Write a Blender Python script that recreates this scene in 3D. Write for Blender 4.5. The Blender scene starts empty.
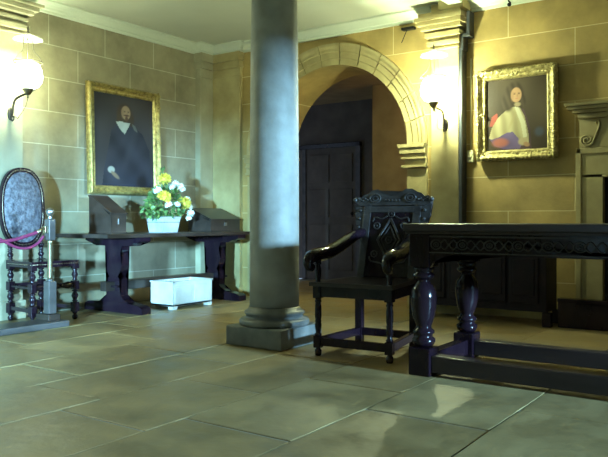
import bpy, bmesh, math, random
from mathutils import Vector, Matrix
random.seed(7)
PI = math.pi
SC = bpy.context.scene
COL = SC.collection

# ------------------------------------------------------------ camera, world, lights, exposure
CX, CY, CH = 5.5985, -6.2123, 0.86
cam_d = bpy.data.cameras.new('camera'); cam = bpy.data.objects.new('camera', cam_d); COL.objects.link(cam)
cam.location = (CX, CY, CH); cam.rotation_euler = (PI/2, 0, math.radians(35))
cam_d.sensor_fit = 'HORIZONTAL'; cam_d.sensor_width = 36; cam_d.lens = 706/608*36
cam_d.shift_y = -(228.5-220)/608; cam_d.clip_start = .02
SC.camera = cam
W = bpy.data.worlds.new('sky'); SC.world = W; W.use_nodes = True
bgn = W.node_tree.nodes['Background']; bgn.inputs[0].default_value = (.55, .75, 1, 1); bgn.inputs[1].default_value = .6

def light(name, typ, loc, energy, color, rot=(0,0,0), size=.1, size_y=None):
    l = bpy.data.lights.new(name, typ); l.energy = energy; l.color = color
    if typ == 'AREA':
        l.shape = 'RECTANGLE'; l.size = size; l.size_y = size_y or size
    else: l.shadow_soft_size = size
    o = bpy.data.objects.new(name, l); o.location = loc; o.rotation_euler = rot; COL.objects.link(o); return o
DAY = (.38, .74, 1.0)
# east window (low, right of the camera) and two south windows (behind the camera)
light('daylight_east', 'AREA', (13.2, -3.1, 2.06), 2900, DAY, (0, math.radians(84), 0), .45, .6)
light('daylight_south', 'AREA', (6.4, -13.0, 1.38), 7600, (.32, .74, 1.0), (math.radians(90), 0, math.radians(31)), .5, .6)
LAMP = (.86, 1.0, .62)
LAMPW = 64
light('corridor_fill_light', 'POINT', (3.0, 1.0, 2.0), 14, (1, .78, .4), size=.06)  # unseen light added to warm the corridor wall behind the arch
SC.view_settings.view_transform = 'Standard'; SC.view_settings.look = 'None'
SC.view_settings.exposure = 0.45; SC.view_settings.gamma = 1; SC.view_settings.use_curve_mapping = False

# ------------------------------------------------------------ materials
def mat(name, c, rough=.6, metal=0, c2=None, scale=6, bump=0, bscale=None, coat=0, stretch=None, rvar=0, spec=None):
    m = bpy.data.materials.new(name); m.use_nodes = True
    nt = m.node_tree; N = nt.nodes; L = nt.links; b = N['Principled BSDF']
    b.inputs['Base Color'].default_value = (*c, 1); b.inputs['Roughness'].default_value = rough
    b.inputs['Metallic'].default_value = metal
    if coat: b.inputs['Coat Weight'].default_value = coat; b.inputs['Coat Roughness'].default_value = .12
    if spec is not None: b.inputs['Specular IOR Level'].default_value = spec
    tc = N.new('ShaderNodeTexCoord'); mp = N.new('ShaderNodeMapping'); L.new(tc.outputs['Object'], mp.inputs[0])
    if stretch: mp.inputs['Scale'].default_value = stretch
    if c2 or rvar:
        n = N.new('ShaderNodeTexNoise'); n.inputs['Scale'].default_value = scale; n.inputs['Detail'].default_value = 5
        L.new(mp.outputs[0], n.inputs[0])
        if c2:
            r = N.new('ShaderNodeValToRGB'); r.color_ramp.elements[0].position = .35; r.color_ramp.elements[1].position = .68
            r.color_ramp.elements[0].color = (*c, 1); r.color_ramp.elements[1].color = (*c2, 1)
            L.new(n.outputs[0], r.inputs[0]); L.new(r.outputs[0], b.inputs['Base Color'])
        if rvar:
            mr = N.new('ShaderNodeMapRange'); mr.inputs[1].default_value = .3; mr.inputs[2].default_value = .7
            mr.inputs[3].default_value = rough-rvar; mr.inputs[4].default_value = rough+rvar
            L.new(n.outputs[0], mr.inputs[0]); L.new(mr.outputs[0], b.inputs['Roughness'])
    if bump:
        n2 = N.new('ShaderNodeTexNoise'); n2.inputs['Scale'].default_value = bscale or scale*4; n2.inputs['Detail'].default_value = 4
        L.new(mp.outputs[0], n2.inputs[0]); bp = N.new('ShaderNodeBump'); bp.inputs['Strength'].default_value = bump
        bp.inputs['Distance'].default_value = .01
        L.new(n2.outputs[0], bp.inputs['Height']); L.new(bp.outputs[0], b.inputs['Normal'])
    return m

def ashlar(name, axis, c1, c2, mortar, width=.65, off=.0):
    m = bpy.data.materials.new(name); m.use_nodes = True
    nt = m.node_tree; N = nt.nodes; L = nt.links; b = N['Principled BSDF']; b.inputs['Roughness'].default_value = .75
    tc = N.new('ShaderNodeTexCoord'); sx = N.new('ShaderNodeSeparateXYZ'); L.new(tc.outputs['Object'], sx.inputs[0])
    cb = N.new('ShaderNodeCombineXYZ')
    a1 = N.new('ShaderNodeMath'); a1.inputs[1].default_value = off+13; L.new(sx.outputs[axis], a1.inputs[0])
    a2 = N.new('ShaderNodeMath'); a2.inputs[1].default_value = 6.2-.01; L.new(sx.outputs['Z'], a2.inputs[0])
    L.new(a1.outputs[0], cb.inputs[0]); L.new(a2.outputs[0], cb.inputs[1])
    br = N.new('ShaderNodeTexBrick'); L.new(cb.outputs[0], br.inputs[0])
    br.inputs['Scale'].default_value = 1; br.inputs['Brick Width'].default_value = width; br.inputs['Row Height'].default_value = .31
    br.inputs['Mortar Size'].default_value = .0045; br.inputs['Mortar Smooth'].default_value = .3
    br.inputs['Color1'].default_value = (*c1, 1); br.inputs['Color2'].default_value = (*c2, 1); br.inputs['Mortar'].default_value = (*mortar, 1)
    n = N.new('ShaderNodeTexNoise'); n.inputs['Scale'].default_value = 2.2; n.inputs['Detail'].default_value = 7; n.inputs['Roughness'].default_value = .62
    L.new(tc.outputs['Object'], n.inputs[0])
    mr = N.new('ShaderNodeMapRange'); mr.inputs[1].default_value = .3; mr.inputs[2].default_value = .7; mr.inputs[3].default_value = .62; mr.inputs[4].default_value = 1.2
    L.new(n.outputs[0], mr.inputs[0])
    mx = N.new('ShaderNodeVectorMath'); mx.operation = 'SCALE'; L.new(br.outputs[0], mx.inputs[0]); L.new(mr.outputs[0], mx.inputs['Scale'])
    L.new(mx.outputs[0], b.inputs['Base Color'])
    n2 = N.new('ShaderNodeTexNoise'); n2.inputs['Scale'].default_value = 28; n2.inputs['Detail'].default_value = 5; L.new(tc.outputs['Object'], n2.inputs[0])
    sm = N.new('ShaderNodeMath'); sm.operation = 'MULTIPLY_ADD'; sm.inputs[1].default_value = -.6; L.new(br.outputs['Fac'], sm.inputs[0]); L.new(n2.outputs[0], sm.inputs[2])
    bp = N.new('ShaderNodeBump'); bp.inputs['Strength'].default_value = .35; bp.inputs['Distance'].default_value = .008
    L.new(sm.outputs[0], bp.inputs['Height']); L.new(bp.outputs[0], b.inputs['Normal'])
    return m

M = {}
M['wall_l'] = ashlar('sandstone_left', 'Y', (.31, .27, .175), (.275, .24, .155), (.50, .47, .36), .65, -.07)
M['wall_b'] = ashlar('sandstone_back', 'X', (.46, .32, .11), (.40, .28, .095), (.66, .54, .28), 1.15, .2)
M['stone'] = mat('dressed_sandstone', (.32, .25, .11), .72, c2=(.44, .36, .17), scale=5, bump=.25, bscale=30)
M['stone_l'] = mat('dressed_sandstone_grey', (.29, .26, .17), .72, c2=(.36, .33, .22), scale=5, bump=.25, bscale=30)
M['plaster'] = mat('ceiling_plaster', (.54, .54, .44), .8, c2=(.49, .49, .40), scale=1.5, bump=.05, bscale=14)
M['cornice'] = mat('cornice_white', (.60, .63, .52), .6)
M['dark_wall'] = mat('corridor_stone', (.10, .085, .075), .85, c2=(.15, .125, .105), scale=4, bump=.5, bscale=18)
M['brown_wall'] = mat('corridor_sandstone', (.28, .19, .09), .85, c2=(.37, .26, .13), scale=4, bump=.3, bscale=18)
M['column'] = mat('column_stone', (.29, .29, .265), .6, c2=(.39, .39, .37), scale=7, bump=.12, bscale=60)
M['plinth'] = mat('plinth_stone', (.12, .12, .115), .42, c2=(.20, .20, .19), scale=9, bump=.2, bscale=40)
M['oak'] = mat('dark_oak', (.009, .004, .009), .18, c2=(.018, .009, .014), scale=9, bump=.16, bscale=30, spec=.32, stretch=(1, 1, .3))
M['oak_top'] = mat('dark_oak_top', (.018, .011, .013), .3, c2=(.035, .022, .022), scale=7, bump=.1, bscale=22, stretch=(.25, 1, 1))
M['oak_grey'] = mat('worn_grey_oak', (.045, .04, .04), .36, c2=(.085, .075, .075), scale=10, bump=.15, bscale=30, stretch=(1, .3, 1))
M['oak_carved'] = mat('carved_dark_oak', (.022, .018, .02), .34, c2=(.05, .045, .046), scale=14, bump=.3, bscale=50)
M['oak_dull'] = mat('unpolished_dark_oak', (.010, .006, .010), .5, c2=(.018, .010, .014), scale=9, bump=.2, spec=.2)
M['oak_mid'] = mat('brown_oak', (.024, .016, .013), .38, c2=(.048, .032, .026), scale=9, bump=.1, bscale=26, stretch=(1, .3, 1))
M['rail'] = mat('rail_wood', (.17, .115, .06), .5, c2=(.22, .15, .08), scale=9)
M['leather'] = mat('embossed_leather', (.04, .04, .055), .34, c2=(.14, .14, .17), scale=34, bump=1.0, bscale=46)
M['brass'] = mat('brass', (.42, .36, .24), .3, 1, c2=(.3, .25, .16), scale=12)
M['stud'] = mat('brass_studs', (.22, .18, .13), .35, 1)
M['pewter'] = mat('pewter', (.42, .42, .45), .32, 1)
M['iron'] = mat('painted_iron', (.13, .11, .09), .5, .5)
M['hinge_iron'] = mat('black_iron', (.02, .02, .02), .5, .7)
M['shade_grey'] = mat('shade_strip_grey', (.045, .05, .06), .45, .3, c2=(.07, .075, .085), scale=8)  # dark tone paints the shade on the pilaster's return face
M['rope'] = mat('crimson_rope', (.17, .012, .065), .6, bump=.5, bscale=120)
M['gold'] = mat('gilt_frame', (.50, .38, .13), .4, .6, c2=(.22, .16, .05), scale=26, bump=.6, bscale=60)
M['gold_b'] = mat('gilt_frame_bright', (.60, .50, .22), .4, .5, c2=(.28, .22, .08), scale=30, bump=.6, bscale=70)
M['white_box'] = mat('white_marble', (.62, .61, .58), .4, c2=(.5, .49, .46), scale=7, bump=.1)
M['soil'] = mat('dark_soil', (.05, .04, .03), .9, bump=.6)
M['bucket'] = mat('whitewashed_zinc', (.5, .52, .58), .4, .1, c2=(.34, .36, .42), scale=12)
M['yellow'] = mat('yellow_petals', (.74, .60, .10), .6, c2=(.62, .48, .05), scale=40)
M['white_fl'] = mat('white_petals', (.84, .84, .78), .6)
M['leaf'] = mat('green_leaves', (.05, .12, .03), .5, c2=(.13, .22, .06), scale=20)
M['plastic'] = mat('cream_plastic', (.48, .44, .28), .4)
M['soot'] = mat('sooty_stone', (.02, .018, .018), .9, bump=.5)
M['window_frame'] = mat('white_window_paint', (.7, .7, .68), .4)
M['bell'] = None

def glassy(name, tint, mix, emit=None, es=0):
    m = bpy.data.materials.new(name); m.use_nodes = True; nt = m.node_tree; N = nt.nodes; L = nt.links
    N.remove(N['Principled BSDF']); out = N['Material Output']
    t = N.new('ShaderNodeBsdfTransparent'); t.inputs[0].default_value = (*tint, 1)
    if emit:
        e = N.new('ShaderNodeEmission'); e.inputs[0].default_value = (*emit, 1); e.inputs[1].default_value = es
    else:
        e = N.new('ShaderNodeBsdfPrincipled'); e.inputs['Base Color'].default_value = (.8, .85, .75, 1); e.inputs['Roughness'].default_value = .15
    mx = N.new('ShaderNodeMixShader'); mx.inputs[0].default_value = mix
    L.new(t.outputs[0], mx.inputs[1]); L.new(e.outputs[0], mx.inputs[2]); L.new(mx.outputs[0], out.inputs[0])
    return m
M['globe'] = glassy('frosted_lamp_glass', (1, 1, .97), .35, (.88, 1, .80), 8.5)
M['bell'] = glassy('opal_glass', (1, 1, 1), .35)
M['pane'] = glassy('window_glass', (.95, .98, 1), .08)

# floor: per-slab variation
def floor_mat():
    m = mat('flagstones', (.2, .19, .15), .42)
    nt = m.node_tree; N = nt.nodes; L = nt.links; b = N['Principled BSDF']
    g = N.new('ShaderNodeNewGeometry'); tc = N.new('ShaderNodeTexCoord')
    r = N.new('ShaderNodeValToRGB'); L.new(g.outputs['Random Per Island'], r.inputs[0])
    r.color_ramp.elements[0].color = (.25, .175, .075, 1); r.color_ramp.elements[1].color = (.33, .245, .115, 1)
    n = N.new('ShaderNodeTexNoise'); n.inputs['Scale'].default_value = 3.2; n.inputs['Detail'].default_value = 8; n.inputs['Roughness'].default_value = .65; L.new(tc.outputs['Object'], n.inputs[0])
    mr = N.new('ShaderNodeMapRange'); mr.inputs[1].default_value = .3; mr.inputs[2].default_value = .7; mr.inputs[3].default_value = .66; mr.inputs[4].default_value = 1.25; L.new(n.outputs[0], mr.inputs[0])
    mx = N.new('ShaderNodeVectorMath'); mx.operation = 'SCALE'; L.new(r.outputs[0], mx.inputs[0]); L.new(mr.outputs[0], mx.inputs['Scale']); L.new(mx.outputs[0], b.inputs['Base Color'])
    mr2 = N.new('ShaderNodeMapRange'); mr2.inputs[1].default_value = .3; mr2.inputs[2].default_value = .7; mr2.inputs[3].default_value = .3; mr2.inputs[4].default_value = .55; L.new(n.outputs[0], mr2.inputs[0]); L.new(mr2.outputs[0], b.inputs['Roughness'])
    n2 = N.new('ShaderNodeTexNoise'); n2.inputs['Scale'].default_value = 9; n2.inputs['Detail'].default_value = 8; L.new(tc.outputs['Object'], n2.inputs[0])
    bp = N.new('ShaderNodeBump'); bp.inputs['Strength'].default_value = .45; bp.inputs['Distance'].default_value = .012
    L.new(n2.outputs[0], bp.inputs['Height']); L.new(bp.outputs[0], b.inputs['Normal'])
    return m
M['floor'] = floor_mat()
M['mortar'] = mat('floor_mortar', (.30, .30, .27), .6, bump=.5)

def attr_mat(name, rough=.35):
    m = bpy.data.materials.new(name); m.use_nodes = True; nt = m.node_tree; b = nt.nodes['Principled BSDF']
    a = nt.nodes.new('ShaderNodeAttribute'); a.attribute_name = 'paint'; nt.links.new(a.outputs['Color'], b.inputs['Base Color'])
    b.inputs['Roughness'].default_value = rough; b.inputs['Specular IOR Level'].default_value = .25
    n = nt.nodes.new('ShaderNodeTexNoise'); n.inputs['Scale'].default_value = 90
    bp = nt.nodes.new('ShaderNodeBump'); bp.inputs['Strength'].default_value = .15; bp.inputs['Distance'].default_value = .003
    nt.links.new(n.outputs[0], bp.inputs['Height']); nt.links.new(bp.outputs[0], b.inputs['Normal'])
    return m
M['paint'] = attr_mat('oil_paint', .5)

# ------------------------------------------------------------ mesh helpers
def B(): return bmesh.new()
def box(bm, x0, x1, y0, y1, z0, z1, bev=0, mtx=None):
    r = bmesh.ops.create_cube(bm, size=1); vs = r['verts']
    for v in vs: v.co = Vector((x0+(v.co.x+.5)*(x1-x0), y0+(v.co.y+.5)*(y1-y0), z0+(v.co.z+.5)*(z1-z0)))
    if bev:
        es = list({e for v in vs for e in v.link_edges})
        rr = bmesh.ops.bevel(bm, geom=es, offset=bev, segments=2, affect='EDGES', profile=.6)
        vs = list({v for f in rr['faces'] for v in f.verts} | {v for v in vs if v.is_valid})
    if mtx: bmesh.ops.transform(bm, matrix=mtx, verts=[v for v in vs if v.is_valid])
    return bm
def lathe(bm, prof, cx=0, cy=0, seg=24, mtx=None, cap=True):
    rings = []; allv = []
    for r, z in prof:
        ring = [bm.verts.new((cx+r*math.cos(2*PI*k/seg), cy+r*math.sin(2*PI*k/seg), z)) for k in range(seg)]
        rings.append(ring); allv += ring
    for a, b in zip(rings, rings[1:]):
        for k in range(seg):
            f = bm.faces.new((a[k], a[(k+1) % seg], b[(k+1) % seg], b[k])); f.smooth = True
    if cap:
        bm.faces.new(rings[0][::-1]); bm.faces.new(rings[-1])
    if mtx: bmesh.ops.transform(bm, matrix=mtx, verts=allv)
    return bm
def tube(bm, pts, r, seg=10, radii=None):
    pts = [Vector(p) for p in pts]; rings = []; a = None
    for i, p in enumerate(pts):
        t = (pts[min(i+1, len(pts)-1)]-pts[max(i-1, 0)]).normalized()
        if a is None:
            u = Vector((0, 0, 1)) if abs(t.z) < .9 else Vector((1, 0, 0)); a = t.cross(u).normalized()
        else: a = (a-t*a.dot(t)).normalized()
        b = t.cross(a).normalized(); rr = radii[i] if radii else r
        rings.append([bm.verts.new(p+(a*math.cos(2*PI*k/seg)+b*math.sin(2*PI*k/seg))*rr) for k in range(seg)])
    for a_, b_ in zip(rings, rings[1:]):
        for k in range(seg):
            f = bm.faces.new((a_[k], a_[(k+1) % seg], b_[(k+1) % seg], b_[k])); f.smooth = True
    bm.faces.new(rings[0][::-1]); bm.faces.new(rings[-1]); return bm
def smooth_path(pts, n=8):
    pts = [Vector(p) for p in pts]; out = []
    for i in range(len(pts)-1):
        p0 = pts[max(i-1, 0)]; p1 = pts[i]; p2 = pts[i+1]; p3 = pts[min(i+2, len(pts)-1)]
        for k in range(n):
            t = k/n; out.append(.5*((2*p1)+(-p0+p2)*t+(2*p0-5*p1+4*p2-p3)*t*t+(-p0+3*p1-3*p2+p3)*t**3))
    out.append(pts[-1]); return out
def prism(bm, poly, plane, a, b):
    """poly in 2D extruded between a and b along the remaining axis. plane 'xz' (extrude y), 'yz' (extrude x), 'xy' (extrude z)"""
    def P(u, v, w): return {'xz': (u, w, v), 'yz': (w, u, v), 'xy': (u, v, w)}[plane]
    va = [bm.verts.new(P(u, v, a)) for u, v in poly]; vb = [bm.verts.new(P(u, v, b)) for u, v in poly]
    n = len(poly); fs = [bm.faces.new(va), bm.faces.new(vb[::-1])]
    for k in range(n): bm.faces.new((va[k], vb[k], vb[(k+1) % n], va[(k+1) % n]))
    bmesh.ops.triangulate(bm, faces=fs)
    return bm
def ball(bm, c, r, sc=(1, 1, 1), sub=2, mtx=None):
    rr = bmesh.ops.create_icosphere(bm, subdivisions=sub, radius=r)
    for v in rr['verts']: v.co = Vector(c)+Vector((v.co.x*sc[0], v.co.y*sc[1], v.co.z*sc[2]))
    for v in rr['verts']:
        for f in v.link_faces: f.smooth = True
    return bm
def obj(name, bm, m, parent=None, loc=None):
    bmesh.ops.recalc_face_normals(bm, faces=bm.faces)
    me = bpy.data.meshes.new(name); bm.to_mesh(me); bm.free(); me.materials.append(m if not isinstance(m, str) else M[m])
    o = bpy.data.objects.new(name, me); COL.objects.link(o)
    if parent: o.parent = parent
    if loc: o.location = loc
    return o
def struct(name, bm, m, parent=None):
    o = obj(name, bm, m, parent)
    if not parent: o['kind'] = 'structure'
    return o
def thing(name, label, cat, loc=(0, 0, 0), rz=0, group=None):
    o = bpy.data.objects.new(name, None); COL.objects.link(o); o.location = loc; o.rotation_euler = (0, 0, rz)
    o.empty_display_size = .05; o['label'] = label; o['category'] = cat
    if group: o['group'] = group
    return o
def tag(o, label, cat, group=None, kind=None):
    o['label'] = label; o['category'] = cat
    if group: o['group'] = group
    if kind: o['kind'] = kind
    return o

XL = -.10            # left wall plane; back wall plane is y = 0
ZC = 2.87            # ceiling
XR, YS = 9.0, -8.8   # right and front (behind camera) walls

# ------------------------------------------------------------ floor
bm = B()
rows = [XL-.02, .22, .77, 1.25, 1.79, 2.335, 2.85, 3.41, 3.98, 4.565, 5.13, 5.7, 6.3, 6.9, 7.5, 8.1, 8.6, XR]
seeds = {4: -2.9, 5: -3.99, 6: -4.22, 7: -3.99, 8: -3.41, 9: -3.03}
for i, (x0, x1) in enumerate(zip(rows, rows[1:])):
    y = seeds.get(i, -3.2-random.random()); ys = [y]
    while ys[-1] < 2.6: ys.append(ys[-1]+random.uniform(.75, 1.25))
    while ys[0] > YS: ys.insert(0, ys[0]-random.uniform(.75, 1.25))
    for y0, y1 in zip(ys, ys[1:]):
        y0, y1 = max(y0, YS), min(y1, 2.7); g = .0045
        if y1-y0 < .02: continue
        h = random.uniform(-.004, .0)
        nseg = max(2, int((y1-y0)/.09)); top = []
        jit = lambda: random.uniform(-.0025, .0025)
        left = [(x0+g+jit(), y0+g+(y1-y0-2*g)*k/nseg) for k in range(nseg+1)]
        right = [(x1-g+jit(), y0+g+(y1-y0-2*g)*k/nseg) for k in range(nseg+1)]
        ring = left + right[::-1]
        vt = [bm.verts.new((a, b, h)) for a, b in ring]; vb = [bm.verts.new((a, b, -.05)) for a, b in ring]
        tf = bm.faces.new(vt); sf = []
        for k in range(len(ring)): sf.append(bm.faces.new((vt[k], vb[k], vb[(k+1) % len(ring)], vt[(k+1) % len(ring)])))
        bmesh.ops.bevel(bm, geom=list(tf.edges), offset=.007, segments=2, affect='EDGES', profile=.6)
struct('floor', bm, 'floor')
bm = B(); box(bm, XL-.3, XR+.2, YS-.2, 3.2, -.12, -.0065); o = struct('floor_bed', bm, 'mortar')

# ------------------------------------------------------------ shell
AX, AZ, AR, AO = 1.60, 1.59, .885, 1.10     # arch centre x, springing z, inner and outer radius
FX0, FX1, FZ = 4.283, 5.45, 1.213           # fireplace opening
bm = B()
box(bm, XL-.3, AX-AR, 0, .58, 0, ZC); box(bm, AX+AR, FX0, 0, .58, 0, ZC); box(bm, FX0, FX1, 0, .58, FZ, ZC); box(bm, FX1, XR, 0, .58, 0, ZC)
for k in range(48):
    q = [(AX-AR*math.cos(PI*j/48), AZ+AR*math.sin(PI*j/48)) for j in (k, k+1)]
    prism(bm, [q[0], (q[0][0], ZC), (q[1][0], ZC), q[1]], 'xz', 0, .58)
bmesh.ops.remove_doubles(bm, verts=bm.verts, dist=.0002)
struct('wall_back', bm, 'wall_b')
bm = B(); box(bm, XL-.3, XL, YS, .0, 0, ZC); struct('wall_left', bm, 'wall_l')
# east wall with window opening y -3.9..-2.8, z .95..2.3 ; south wall with opening x 3.6..4.7
def wall_with_hole(axis, a0, a1, h0, h1, z0, z1, w0, w1, name):
    bm = B()
    for (u0, u1, s, t) in ((a0, h0, 0, ZC), (h1, a1, 0, ZC), (h0, h1, 0, z0), (h0, h1, z1, ZC)):
        if axis == 'y': box(bm, w0, w1, u0, u1, s, t)
        else: box(bm, u0, u1, w0, w1, s, t)
    return struct(name, bm, 'wall_b' if axis == 'x' else 'wall_l')
wall_with_hole('y', YS, .0, -4.9, -2.3, .9, 2.0, XR, XR+.25, 'wall_right')
wall_with_hole('x', XL, XR, 3.3, 4.6, .3, 1.45, YS-.25, YS, 'wall_front')
def window(name, axis, h0, h1, z0, z1, w):
    bm = B(); pm = B()
    def bb(b, u0, u1, s, t, d=.03):
        if axis == 'y': box(b, w-d, w+d, u0, u1, s, t)
        else: box(b, u0, u1, w-d, w+d, s, t)
    bb(bm, h0, h0+.05, z0, z1); bb(bm, h1-.05, h1, z0, z1); bb(bm, h0, h1, z0, z0+.05); bb(bm, h0, h1, z1-.05, z1)
    bb(bm, (h0+h1)/2-.02, (h0+h1)/2+.02, z0, z1); bb(bm, h0, h1, (z0+z1)/2-.015, (z0+z1)/2+.015)
    o = struct(name, bm, 'window_frame'); bb(pm, h0+.02, h1-.02, z0+.02, z1-.02, .003); obj('window_pane', pm, 'pane', o); return o
window('window_1', 'y', -4.9, -2.3, .9, 2.0, XR+.15)
window('window_2', 'x', 3.3, 4.6, .3, 1.45, YS-.15)
bm = B(); box(bm, XL-.3, XR+.2, YS-.2, .58, ZC, ZC+.15); struct('ceiling', bm, 'plaster')
# cornice
cor = [(0, 0), (.115, 0), (.115, -.018), (.10, -.022), (.075, -.035), (.055, -.055), (.045, -.072), (.025, -.078), (.022, -.098), (0, -.10)]
def cornice(name, pts):
    """pts: plan polyline of the wall face, room on the left side when walking"""
    bm = B(); P = [Vector(p) for p in pts]; rings = []
    for i, p in enumerate(P):
        d0 = (P[i]-P[i-1]).normalized() if i > 0 else (P[1]-P[0]).normalized()
        d1 = (P[i+1]-P[i]).normalized() if i < len(P)-1 else d0
        n0 = Vector((-d0.y, d0.x)); n1 = Vector((-d1.y, d1.x)); n = (n0+n1); n = n/ max(.2, n.dot(n0))
        rings.append([bm.verts.new((p.x+n.x*o, p.y+n.y*o, ZC+z)) for o, z in cor])
    for a, b in zip(rings, rings[1:]):
        for k in range(len(cor)-1): bm.faces.new((a[k], a[k+1], b[k+1], b[k]))
    bm.faces.new(rings[0]); bm.faces.new(rings[-1][::-1])
    return struct(name, bm, 'cornice')
PLY0, PLY1, PLX = -2.86, -2.55, .02          # left wall pilaster
PRX0, PRX1, PRY = 2.783, 3.055, -.12          # back wall pilaster
cornice('trim_1', [(PRX0-.02, 0), (.39, 0), (.39, -.05), (-.02, -.05), (-.02, -.26), (XL, -.26), (XL, PLY1+.02)])
cornice('trim_2', [(XR, 0), (PRX1+.02, 0)])
cornice('trim_3', [(XL, PLY0-.02), (XL, YS)])

# pilasters
bm = B(); box(bm, XL, PLX, PLY0, PLY1, 0, ZC, .004)
for o, z0, z1 in ((.02, 2.48, 2.50), (.045, 2.52, 2.565), (.02, 2.565, 2.60), (.035, 2.60, 2.63), (.07, 2.66, 2.69), (.10, 2.69, 2.73), (.13, 2.73, 2.755), (.02, .0, .16)):
    box(bm, XL, PLX+o, PLY0-o, PLY1+o, z0, z1, .004)
struct('trim_4', bm, 'stone_l')
bm = B(); box(bm, PRX0, PRX1, PRY, 0.01, 0, ZC, .004)
for o, z0, z1 in ((.012, 2.44, 2.46), (.03, 2.48, 2.52), (.015, 2.52, 2.555), (.045, 2.555, 2.60), (.075, 2.62, 2.66), (.10, 2.66, 2.70), (.12, 2.70, 2.735), (.09, 2.735, 2.775), (.02, 0, .16)):
    box(bm, PRX0-o, PRX1+o*.6, PRY-o, 0.01, z0, z1, .004)
struct('trim_5', bm, 'stone')
bm = B(); box(bm, XL, -.02, -.26, 0.0, 0, ZC, .003)
for o, z0, z1 in ((.012, 2.5, 2.515), (.03, 2.60, 2.64), (.02, 2.64, 2.68), (.045, 2.68, 2.775), (.02, 0, .12)):
    box(bm, XL, -.02+o, -.26-o*.6, 0, z0, z1, .003)
struct('trim_6', bm, 'stone_l')
bm = B(); box(bm, -.02, .39, -.05, 0.01, 0, ZC, .003)
for o, z0, z1 in ((.012, 2.5, 2.515), (.03, 2.60, 2.64), (.02, 2.64, 2.68), (.045, 2.68, 2.775), (.02, 0, .12)):
    box(bm, -.02, .39+o*.5, -.05-o, 0.01, z0, z1, .003)
struct('trim_7', bm, 'stone')

# voussoir ring
bm = B(); nb = 13
sec = [(AR+.001, .02), (AR+.001, -.018), (AR+.06, -.018), (AR+.068, -.03), (AR+.125, -.03), (AR+.135, -.045), (AR+.16, -.045), (AR+.185, -.058), (AO, -.06), (AO, .02)]
for b_ in range(nb):
    a0 = PI*b_/nb+.0045; a1 = PI*(b_+1)/nb-.0045; rings = []
    for k in range(7):
        a = a0+(a1-a0)*k/6; rings.append([bm.verts.new((AX-r*math.cos(a), y, AZ+r*math.sin(a))) for r, y in sec])
    for p, q in zip(rings, rings[1:]):
        for k in range(len(sec)): bm.faces.new((p[k], p[(k+1) % len(sec)], q[(k+1) % len(sec)], q[k]))
    bm.faces.new(rings[0]); bm.faces.new(rings[-1][::-1])
struct('trim_8', bm, 'stone')
# impost blocks and pier faces
for nm, xa, xb, s in (('trim_9', AX-AO-.02, AX-AR, 1), ('trim_10', AX+AR, AX+AO+.0, -1)):
    bm = B()
    box(bm, xa, xb, -.02, .0, 0, 1.35, .002)
    for o, z0, z1 in ((.07, 1.555, 1.59), (.055, 1.50, 1.555), (.025, 1.465, 1.50), (.045, 1.445, 1.465), (.015, 1.39, 1.445), (.04, 1.365, 1.39)):
        if s == 1: box(bm, xa, xb+o, -.025-o, .58, z0, z1, .003)
        else: box(bm, xa-o, xb, -.025-o, .58, z0, z1, .003)
    struct(nm, bm, 'stone')
# beam on the ceiling running from the pilaster capital into the room
bm = B(); box(bm, 3.0, 3.13, YS, -.0, ZC-.06, ZC); box(bm, 2.97, 3.16, YS, 0, ZC-.02, ZC); struct('trim_11', bm, 'cornice')
bm = B(); box(bm, 2.90, 3.14, -.22, 0, 2.775, ZC, .005); struct('trim_12', bm, 'stone')
# wooden rail low on the left wall
bm = B(); box(bm, XL, XL+.03, -2.5, -.27, .17, .25, .004); struct('trim_13', bm, 'rail')
bm = B(); box(bm, AX+AO+.02, PRX0-.02, -.03, 0, 0, .14); box(bm, PRX1+.02, 3.96, -.03, 0, 0, .14); struct('baseboard_back', bm, 'stone')

# corridor behind the arch
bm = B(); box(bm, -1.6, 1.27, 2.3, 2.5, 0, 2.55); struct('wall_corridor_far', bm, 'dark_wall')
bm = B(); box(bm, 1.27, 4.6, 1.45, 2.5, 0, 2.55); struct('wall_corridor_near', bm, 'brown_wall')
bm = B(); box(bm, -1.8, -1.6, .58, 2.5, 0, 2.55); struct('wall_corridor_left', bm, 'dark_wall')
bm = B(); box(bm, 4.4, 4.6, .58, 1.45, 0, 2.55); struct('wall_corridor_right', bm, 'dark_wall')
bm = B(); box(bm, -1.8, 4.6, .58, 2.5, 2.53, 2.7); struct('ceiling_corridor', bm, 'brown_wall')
bm = B(); box(bm, -1.0, .62, 2.24, 2.30, 1.89, 1.95, .004); struct('trim_14', bm, 'oak')
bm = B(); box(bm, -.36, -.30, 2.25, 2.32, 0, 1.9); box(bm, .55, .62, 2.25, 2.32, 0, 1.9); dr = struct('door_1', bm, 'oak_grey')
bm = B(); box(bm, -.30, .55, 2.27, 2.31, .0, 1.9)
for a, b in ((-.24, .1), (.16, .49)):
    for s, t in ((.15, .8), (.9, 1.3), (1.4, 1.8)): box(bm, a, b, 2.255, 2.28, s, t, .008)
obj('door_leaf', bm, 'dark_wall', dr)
bm = B(); ball(bm, (.5, 2.235, .95), .025); obj('door_knob', bm, 'hinge_iron', dr)

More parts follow.
